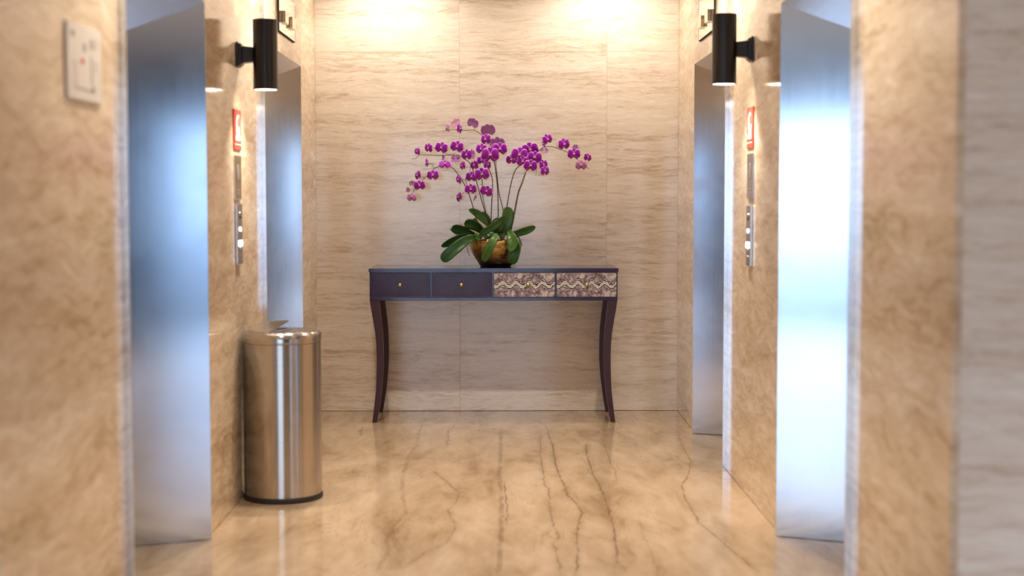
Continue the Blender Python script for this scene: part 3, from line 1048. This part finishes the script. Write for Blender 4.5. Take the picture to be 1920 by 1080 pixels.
def leaf(path, width, mat=('leaf', 'leaf_under'), tilt=0.0, fold=0.22, tip=0.25, side=1):
    """strap leaf: spine path (3-D), full width, channelled cross-section, two skins"""
    sp = catmull(path, 6)
    n = len(sp)
    bm = bmesh.new()
    uvl = bm.loops.layers.uv.new('UVMap')
    NX = 6
    top, bot = [], []
    for i, p in enumerate(sp):
        u = i / (n - 1)
        d = (sp[min(i + 1, n - 1)] - sp[max(i - 1, 0)]).normalized()
        wv = d.cross(Vector((0, 1, 0)))
        if wv.length < 1e-4:
            wv = Vector((1, 0, 0))
        wv.normalize()
        nv = wv.cross(d).normalized()        # towards / away from viewer
        if nv.y > 0:
            nv = -nv
        q = Matrix.Rotation(tilt, 3, d)
        wv, nv = q @ wv, q @ nv
        prof_w = 0.34 + 0.66 * math.sin(min(u / 0.58, 1.0) * PI / 2)
        if u > 1 - tip:
            prof_w *= max(0.0, 1 - min(1.0, (u - 1 + tip) / tip) ** 2.0) ** 0.62
        hw = max(width * 1.14 / 2 * prof_w, 0.0004)
        rt, rbm = [], []
        for j in range(NX + 1):
            v = 2 * j / NX - 1
            pt = p + wv * (hw * v) + nv * (fold * hw * abs(v) ** 1.4 * side)
            rt.append((bm.verts.new(pt + nv * 0.0008), u, (v + 1) / 2))
            rbm.append((bm.verts.new(pt - nv * 0.0008), u, (v + 1) / 2))
        top.append(rt)
        bot.append(rbm)

    def quad(a, b, c, d_, mi):
        f = bm.faces.new((a[0], b[0], c[0], d_[0]))
        f.material_index = mi
        f.smooth = True
        for lp, s in zip(f.loops, (a, b, c, d_)):
            lp[uvl].uv = (s[1], s[2])
    for i in range(n - 1):
        for j in range(NX):
            quad(top[i][j], top[i + 1][j], top[i + 1][j + 1], top[i][j + 1], 0)
            quad(bot[i][j], bot[i][j + 1], bot[i + 1][j + 1], bot[i + 1][j], 1)
        quad(top[i][0], bot[i][0], bot[i + 1][0], top[i + 1][0], 0)
        quad(top[i][NX], top[i + 1][NX], bot[i + 1][NX], bot[i][NX], 0)
    for j in range(NX):
        quad(top[n - 1][j], bot[n - 1][j], bot[n - 1][j + 1], top[n - 1][j + 1], 0)
        quad(top[0][j], top[0][j + 1], bot[0][j + 1], bot[0][j], 0)
    me = bpy.data.meshes.new('leaf')
    bm.to_mesh(me)
    bm.free()
    for mm in mat:
        me.materials.append(M[mm])
    return link('leaf', me, po)


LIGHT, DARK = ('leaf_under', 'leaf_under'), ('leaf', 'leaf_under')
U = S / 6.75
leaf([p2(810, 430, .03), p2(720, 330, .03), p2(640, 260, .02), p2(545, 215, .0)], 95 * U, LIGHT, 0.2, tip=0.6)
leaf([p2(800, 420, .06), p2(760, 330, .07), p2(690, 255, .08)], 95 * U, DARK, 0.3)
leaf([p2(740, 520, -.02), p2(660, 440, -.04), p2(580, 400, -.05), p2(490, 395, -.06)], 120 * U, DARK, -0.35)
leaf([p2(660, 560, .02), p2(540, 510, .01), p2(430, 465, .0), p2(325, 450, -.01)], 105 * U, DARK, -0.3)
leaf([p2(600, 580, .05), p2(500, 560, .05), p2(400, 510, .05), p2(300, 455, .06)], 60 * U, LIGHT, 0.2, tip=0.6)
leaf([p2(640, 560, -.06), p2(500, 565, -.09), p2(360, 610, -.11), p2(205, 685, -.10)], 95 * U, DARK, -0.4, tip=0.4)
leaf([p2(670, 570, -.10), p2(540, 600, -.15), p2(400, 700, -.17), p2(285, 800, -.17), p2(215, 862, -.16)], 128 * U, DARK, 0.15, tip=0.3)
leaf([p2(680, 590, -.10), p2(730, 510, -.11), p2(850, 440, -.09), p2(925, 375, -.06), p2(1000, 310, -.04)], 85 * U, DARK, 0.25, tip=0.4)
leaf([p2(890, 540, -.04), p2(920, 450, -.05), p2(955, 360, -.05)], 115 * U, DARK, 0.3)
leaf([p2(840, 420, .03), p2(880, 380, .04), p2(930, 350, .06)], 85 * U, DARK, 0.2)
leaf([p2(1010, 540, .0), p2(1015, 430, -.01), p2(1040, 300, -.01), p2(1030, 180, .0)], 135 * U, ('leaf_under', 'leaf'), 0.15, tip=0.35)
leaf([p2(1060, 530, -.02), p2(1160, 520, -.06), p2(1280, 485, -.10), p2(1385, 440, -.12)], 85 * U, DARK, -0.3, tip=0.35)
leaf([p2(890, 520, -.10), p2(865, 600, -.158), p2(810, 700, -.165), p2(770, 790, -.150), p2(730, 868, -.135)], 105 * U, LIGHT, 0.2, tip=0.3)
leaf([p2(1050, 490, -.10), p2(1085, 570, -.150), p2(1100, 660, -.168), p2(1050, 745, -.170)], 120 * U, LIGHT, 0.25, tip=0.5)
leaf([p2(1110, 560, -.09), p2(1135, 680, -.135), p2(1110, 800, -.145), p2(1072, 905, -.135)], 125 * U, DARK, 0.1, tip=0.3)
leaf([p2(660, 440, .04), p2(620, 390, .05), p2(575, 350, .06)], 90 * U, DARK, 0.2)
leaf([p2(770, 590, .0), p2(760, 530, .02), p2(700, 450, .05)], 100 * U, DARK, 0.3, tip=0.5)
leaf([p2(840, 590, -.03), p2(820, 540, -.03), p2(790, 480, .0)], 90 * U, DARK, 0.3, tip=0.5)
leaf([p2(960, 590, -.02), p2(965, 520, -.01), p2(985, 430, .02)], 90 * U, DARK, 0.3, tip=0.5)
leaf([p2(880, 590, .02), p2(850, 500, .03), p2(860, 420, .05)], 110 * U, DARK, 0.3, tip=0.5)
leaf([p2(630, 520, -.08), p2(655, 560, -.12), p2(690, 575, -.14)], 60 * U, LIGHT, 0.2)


def root_strand(pts):
    bm = bmesh.new()
    sp = catmull(pts, 5)
    add_tube(bm, sp, [0.0024 - 0.0010 * i / len(sp) for i in range(len(sp))], 6)
    finish('aerial_root', bm, 'root', po, smooth=True)


root_strand([p2(600, 560, -.10), p2(545, 590, -.12), p2(530, 680, -.115), p2(545, 770, -.11), p2(562, 802, -.11)])
root_strand([p2(590, 580, -.06), p2(550, 610, -.07), p2(552, 690, -.07)])
root_strand([p2(1130, 540, -.06), p2(1170, 560, -.07), p2(1195, 600, -.08), p2(1220, 680, -.08)])
root_strand([p2(1130, 560, -.04), p2(1175, 575, -.06), p2(1185, 650, -.06)])


def stem(pts, r0=0.0030, r1=0.0014, mat='stem'):
    bm = bmesh.new()
    sp = catmull(pts, 6)
    n = len(sp)
    add_tube(bm, sp, [r0 + (r1 - r0) * i / (n - 1) for i in range(n)], 7)
    return finish('flower_stem', bm, mat, po, smooth=True)


def P1(lst, y0, y1):
    n = len(lst)
    return [p1(a, b, y0 + (y1 - y0) * i / (n - 1)) for i, (a, b) in enumerate(lst)]


stem(P1([(765, 1130), (748, 1030), (700, 850), (650, 720), (590, 620), (530, 548), (460, 530), (380, 550), (290, 635), (230, 700), (180, 770), (165, 830)], .0, -.06))
stem(P1([(880, 1130), (858, 1050), (800, 870), (760, 720), (725, 600), (690, 510), (640, 470), (580, 435), (430, 437), (330, 433), (240, 432), (205, 465), (165, 468)], .01, -.02))
stem(P1([(870, 1120), (820, 900), (800, 780), (795, 660), (775, 560)], .02, .03), 0.0022, 0.0018, 'stem_green')
stem(P1([(872, 1120), (882, 860), (888, 660), (858, 555), (825, 470), (800, 400), (770, 360)], .03, .01))
stem(P1([(940, 1110), (939, 820), (928, 650), (905, 490), (890, 390), (855, 310), (800, 255), (730, 207), (620, 205), (525, 198), (435, 212)], .04, .07))
stem(P1([(1010, 1040), (985, 920), (950, 780), (935, 650), (918, 490), (935, 400)], .05, .0), 0.0028, 0.0018)
stem(P1([(660, 720), (650, 640), (690, 570), (690, 500)], .0, .0), 0.0018, 0.0014, 'stem_green')
stem(P1([(980, 1130), (1020, 890), (1050, 720), (1085, 590), (1125, 535), (1190, 490), (1250, 440), (1305, 398), (1350, 366), (1420, 362), (1490, 385), (1560, 415), (1650, 480), (1700, 522), (1750, 562)], .02, -.06))
stem(P1([(1052, 1110), (1090, 920), (1120, 770), (1150, 690), (1188, 590), (1235, 540), (1280, 560), (1278, 612)], .03, -.02))
stem(P1([(1060, 1110), (1098, 920), (1130, 760), (1162, 680), (1190, 595)], .04, .03), 0.0018, 0.0016, 'stem_green')
for pts in ([(440, 530), (375, 548), (345, 515), (318, 505)], [(560, 795), (620, 780), (660, 740)], [(595, 655), (650, 655), (690, 640)], [(780, 700), (800, 690), (795, 640)],
            [(290, 640), (258, 628), (225, 640)], [(190, 740), (170, 735), (145, 755)], [(725, 205), (735, 190), (720, 165)], [(855, 310), (862, 260), (850, 225)],
            [(560, 420), (490, 425), (440, 400)], [(1490, 385), (1465, 360), (1480, 345)]):
    stem([p1(a, b, -.01) for a, b in pts], 0.0013, 0.0011, 'stem_green')


# --- flower pieces, unit width, facing -y
def petal_mesh(name, L, HWf, prof, cup, bend, mats, n=9, m=6, ang=0.0, yoff=0.0, bmx=None, uvl=None, mirror=1):
    own = bmx is None
    bm = bmesh.new() if own else bmx
    uvl = bm.loops.layers.uv.new('UVMap') if own else uvl
    ca, sa = math.cos(ang), math.sin(ang)
    layers = []
    for off in (-0.006, 0.006):
        g_ = []
        for i in range(n + 1):
            u = i / n
            row = []
            hw = HWf * prof(u)
            for j in range(m + 1):
                v = 2 * j / m - 1
                a, b = u * L, v * hw
                y = yoff + bend * u * u + cup * (v * v) * (hw / HWf) + off * (0.2 + 0.8 * math.sin(PI * min(u, 0.98))) + 0.02 * math.sin(7 * u + 3 * v) * u
                row.append((bm.verts.new((mirror * (a * ca - b * sa), y, a * sa + b * ca)), u, (v + 1) / 2))
            g_.append(row)
        layers.append(g_)

    def quad(s, mi):
        try:
            f = bm.faces.new([q[0] for q in s])
        except ValueError:
            return
        f.material_index = mi
        f.smooth = True
        for lp, q in zip(f.loops, s):
            lp[uvl].uv = (q[1], q[2])
    A, B = layers
    for i in range(n):
        for j in range(m):
            quad((A[i][j], A[i + 1][j], A[i + 1][j + 1], A[i][j + 1]), 0)
            quad((B[i][j], B[i][j + 1], B[i + 1][j + 1], B[i + 1][j]), 1)
        quad((A[i][0], B[i][0], B[i + 1][0], A[i + 1][0]), 0)
        quad((A[i][m], A[i + 1][m], B[i + 1][m], B[i][m]), 0)
    for j in range(m):
        quad((A[n][j], B[n][j], B[n][j + 1], A[n][j + 1]), 0)
    if own:
        me = bpy.data.meshes.new(name)
        bm.to_mesh(me)
        bm.free()
        for q in mats:
            me.materials.append(M[q])
        return me


def prof_petal(u):
    return max(0.03, (min(1.0, u / 0.52) ** 0.5) * (1.0 if u < 0.52 else math.sqrt(max(0.0, 1 - ((u - 0.52) / 0.48) ** 2.3))))


def prof_sepal(u):
    return max(0.04, (0.35 + 0.65 * math.sin(min(u / 0.5, 1) * PI / 2)) * (1.0 if u < 0.5 else math.sqrt(max(0.0, 1 - ((u - 0.5) / 0.5) ** 2.2))))


FM = {}
for key, mats in (('deep', ('petal', 'petal_back')), ('pale', ('pale', 'pale_back'))):
    right = petal_mesh('petal_right', 0.50, 0.33, prof_petal, 0.05, 0.06, mats, ang=0.16)
    left = petal_mesh('petal_left', 0.50, 0.33, prof_petal, 0.05, 0.06, mats, ang=0.16, mirror=-1)
    bm = bmesh.new()
    uvl = bm.loops.layers.uv.new('UVMap')
    for ang in (90, 222, 318):
        petal_mesh('s', 0.46, 0.155, prof_sepal, 0.04, 0.07, mats, n=8, m=4, ang=math.radians(ang), yoff=0.028, bmx=bm, uvl=uvl)
    me = bpy.data.meshes.new('sepals')
    bm.to_mesh(me)
    bm.free()
    for q in mats:
        me.materials.append(M[q])
    FM[key] = (me, left, right)

# lip: crimson mid-lobe, two upright side lobes, white column
bm = bmesh.new()


def blob(mt, seg=8, mi=0):
    r_ = bmesh.ops.create_uvsphere(bm, u_segments=seg, v_segments=6, radius=1.0, matrix=mt)
    for v_ in r_['verts']:
        for f in v_.link_faces:
            f.material_index = mi
            f.smooth = True


blob(Matrix.Translation((0, -0.075, -0.125)) @ Matrix.Rotation(0.5, 4, 'X') @ Matrix.Diagonal((0.050, 0.03, 0.085, 1)), mi=0)
blob(Matrix.Translation((-0.055, -0.085, -0.06)) @ Matrix.Rotation(0.5, 4, 'Y') @ Matrix.Diagonal((0.022, 0.035, 0.05, 1)), mi=0)
blob(Matrix.Translation((0.055, -0.085, -0.06)) @ Matrix.Rotation(-0.5, 4, 'Y') @ Matrix.Diagonal((0.022, 0.035, 0.05, 1)), mi=0)
blob(Matrix.Translation((0, -0.065, 0.012)) @ Matrix.Rotation(-0.3, 4, 'X') @ Matrix.Diagonal((0.040, 0.06, 0.050, 1)), mi=1)
blob(Matrix.Translation((-0.048, -0.050, -0.018)) @ Matrix.Rotation(0.9, 4, 'Y') @ Matrix.Diagonal((0.050, 0.02, 0.020, 1)), 6, mi=1)
blob(Matrix.Translation((0.048, -0.050, -0.018)) @ Matrix.Rotation(-0.9, 4, 'Y') @ Matrix.Diagonal((0.050, 0.02, 0.020, 1)), 6, mi=1)
lip_me = bpy.data.meshes.new('lip')
bm.to_mesh(lip_me)
bm.free()
lip_me.materials.append(M['lip'])
lip_me.materials.append(M['column'])

# a, b, width, yaw (0 faces the room), roll, pitch, depth, kind
FL = [
    (482, 190, 95, -68, 10, 0, .02, 'pale'), (562, 142, 95, 150, 25, 10, .05, 'pale'), (600, 197, 105, 66, 5, 0, .01, 'deep'), (715, 140, 105, 165, -20, -10, .06, 'deep'),
    (850, 203, 130, 178, 8, -20, .05, 'deep'), (826, 292, 110, -38, 0, 0, .01, 'deep'), (932, 328, 140, 180, 0, 0, .05, 'deep'), (957, 380, 130, 4, 0, 0, -.01, 'deep'),
    (787, 380, 110, -30, 5, 0, -.01, 'deep'), (870, 438, 160, 0, 0, 0, -.05, 'deep'), (215, 405, 85, -52, 8, 0, -.03, 'deep'), (315, 375, 100, -45, 10, 5, -.03, 'deep'),
    (432, 372, 118, -14, 12, 0, -.03, 'deep'), (572, 362, 120, -8, 12, 0, -.03, 'deep'), (655, 432, 110, -28, 0, 0, .0, 'deep'), (715, 430, 110, 118, 0, 0, -.02, 'deep'),
    (560, 462, 90, 160, 180, 15, .02, 'deep'), (452, 455, 75, 110, 0, 0, .02, 'deep'), (312, 505, 95, 76, 0, 0, -.04, 'deep'), (465, 517, 112, 2, 0, -40, -.05, 'deep'),
    (618, 530, 95, -60, -6, 0, -.02, 'deep'), (725, 527, 95, -42, 0, 0, -.02, 'deep'), (848, 520, 95, 48, 10, 0, .0, 'deep'), (790, 478, 90, -20, 0, 0, .03, 'deep'),
    (220, 617, 95, -55, -12, 0, -.05, 'deep'), (358, 617, 106, 0, 0, -8, -.06, 'deep'), (241, 710, 102, 0, -6, 0, -.08, 'deep'), (176, 690, 60, 160, 0, 0, -.05, 'pale'),
    (140, 750, 60, 130, 0, 0, -.06, 'pale'), (172, 815, 88, 5, 0, -10, -.07, 'pale'), (583, 655, 92, -58, 15, 0, -.03, 'deep'), (702, 630, 106, -6, 0, 0, -.03, 'deep'),
    (796, 610, 132, 0, -5, 0, -.05, 'deep'), (695, 742, 106, 0, 0, 0, -.05, 'deep'), (835, 760, 112, 0, 18, 0, -.04, 'deep'), (587, 812, 95, -58, -25, 0, -.04, 'deep'),
    (738, 815, 70, 80, 160, 20, -.02, 'pale'), (1058, 475, 100, -16, 0, 0, .0, 'deep'), (1132, 435, 150, 0, 6, 0, -.04, 'deep'), (1228, 388, 150, 4, -10, 6, -.01, 'deep'),
    (1160, 495, 112, -6, 0, 0, -.05, 'deep'), (1266, 460, 130, 0, 6, 0, -.05, 'deep'), (1228, 536, 122, 0, 5, 0, -.08, 'deep'), (1350, 522, 100, 40, -15, 0, -.02, 'deep'),
    (1362, 580, 100, 38, -5, 0, -.04, 'deep'), (1385, 296, 108, 34, -20, 0, -.02, 'deep'), (1345, 333, 80, -70, 30, 0, .0, 'deep'), (1356, 390, 70, 165, 180, 20, .02, 'pale'),
    (1532, 342, 120, 30, -8, 0, -.04, 'deep'), (1616, 430, 116, 0, 0, 0, -.06, 'deep'), (1635, 372, 75, 130, 10, 0, -.02, 'deep'), (1742, 460, 85, 34, 8, 0, -.05, 'deep'),
    (1680, 532, 104, 0, 0, 0, -.07, 'pale'),
]
for (a, b, wpx, yaw, roll, pitch, dy, kind) in FL:
    se, le, ri_ = FM[kind]
    sc = wpx / 4.8 * S * 1.04
    fl = link('flower', se, po, p1(a, b, dy), (0, 0, 0))
    fl.rotation_euler = (Matrix.Rotation(math.radians(yaw), 3, 'Z') @ Matrix.Rotation(math.radians(pitch), 3, 'X') @ Matrix.Rotation(math.radians(roll), 3, 'Y')).to_euler()
    fl.scale = (sc, sc, sc)
    link('petal', le, fl)
    link('petal', ri_, fl)
    link('lip', lip_me, fl)

bpy.context.view_layer.update()
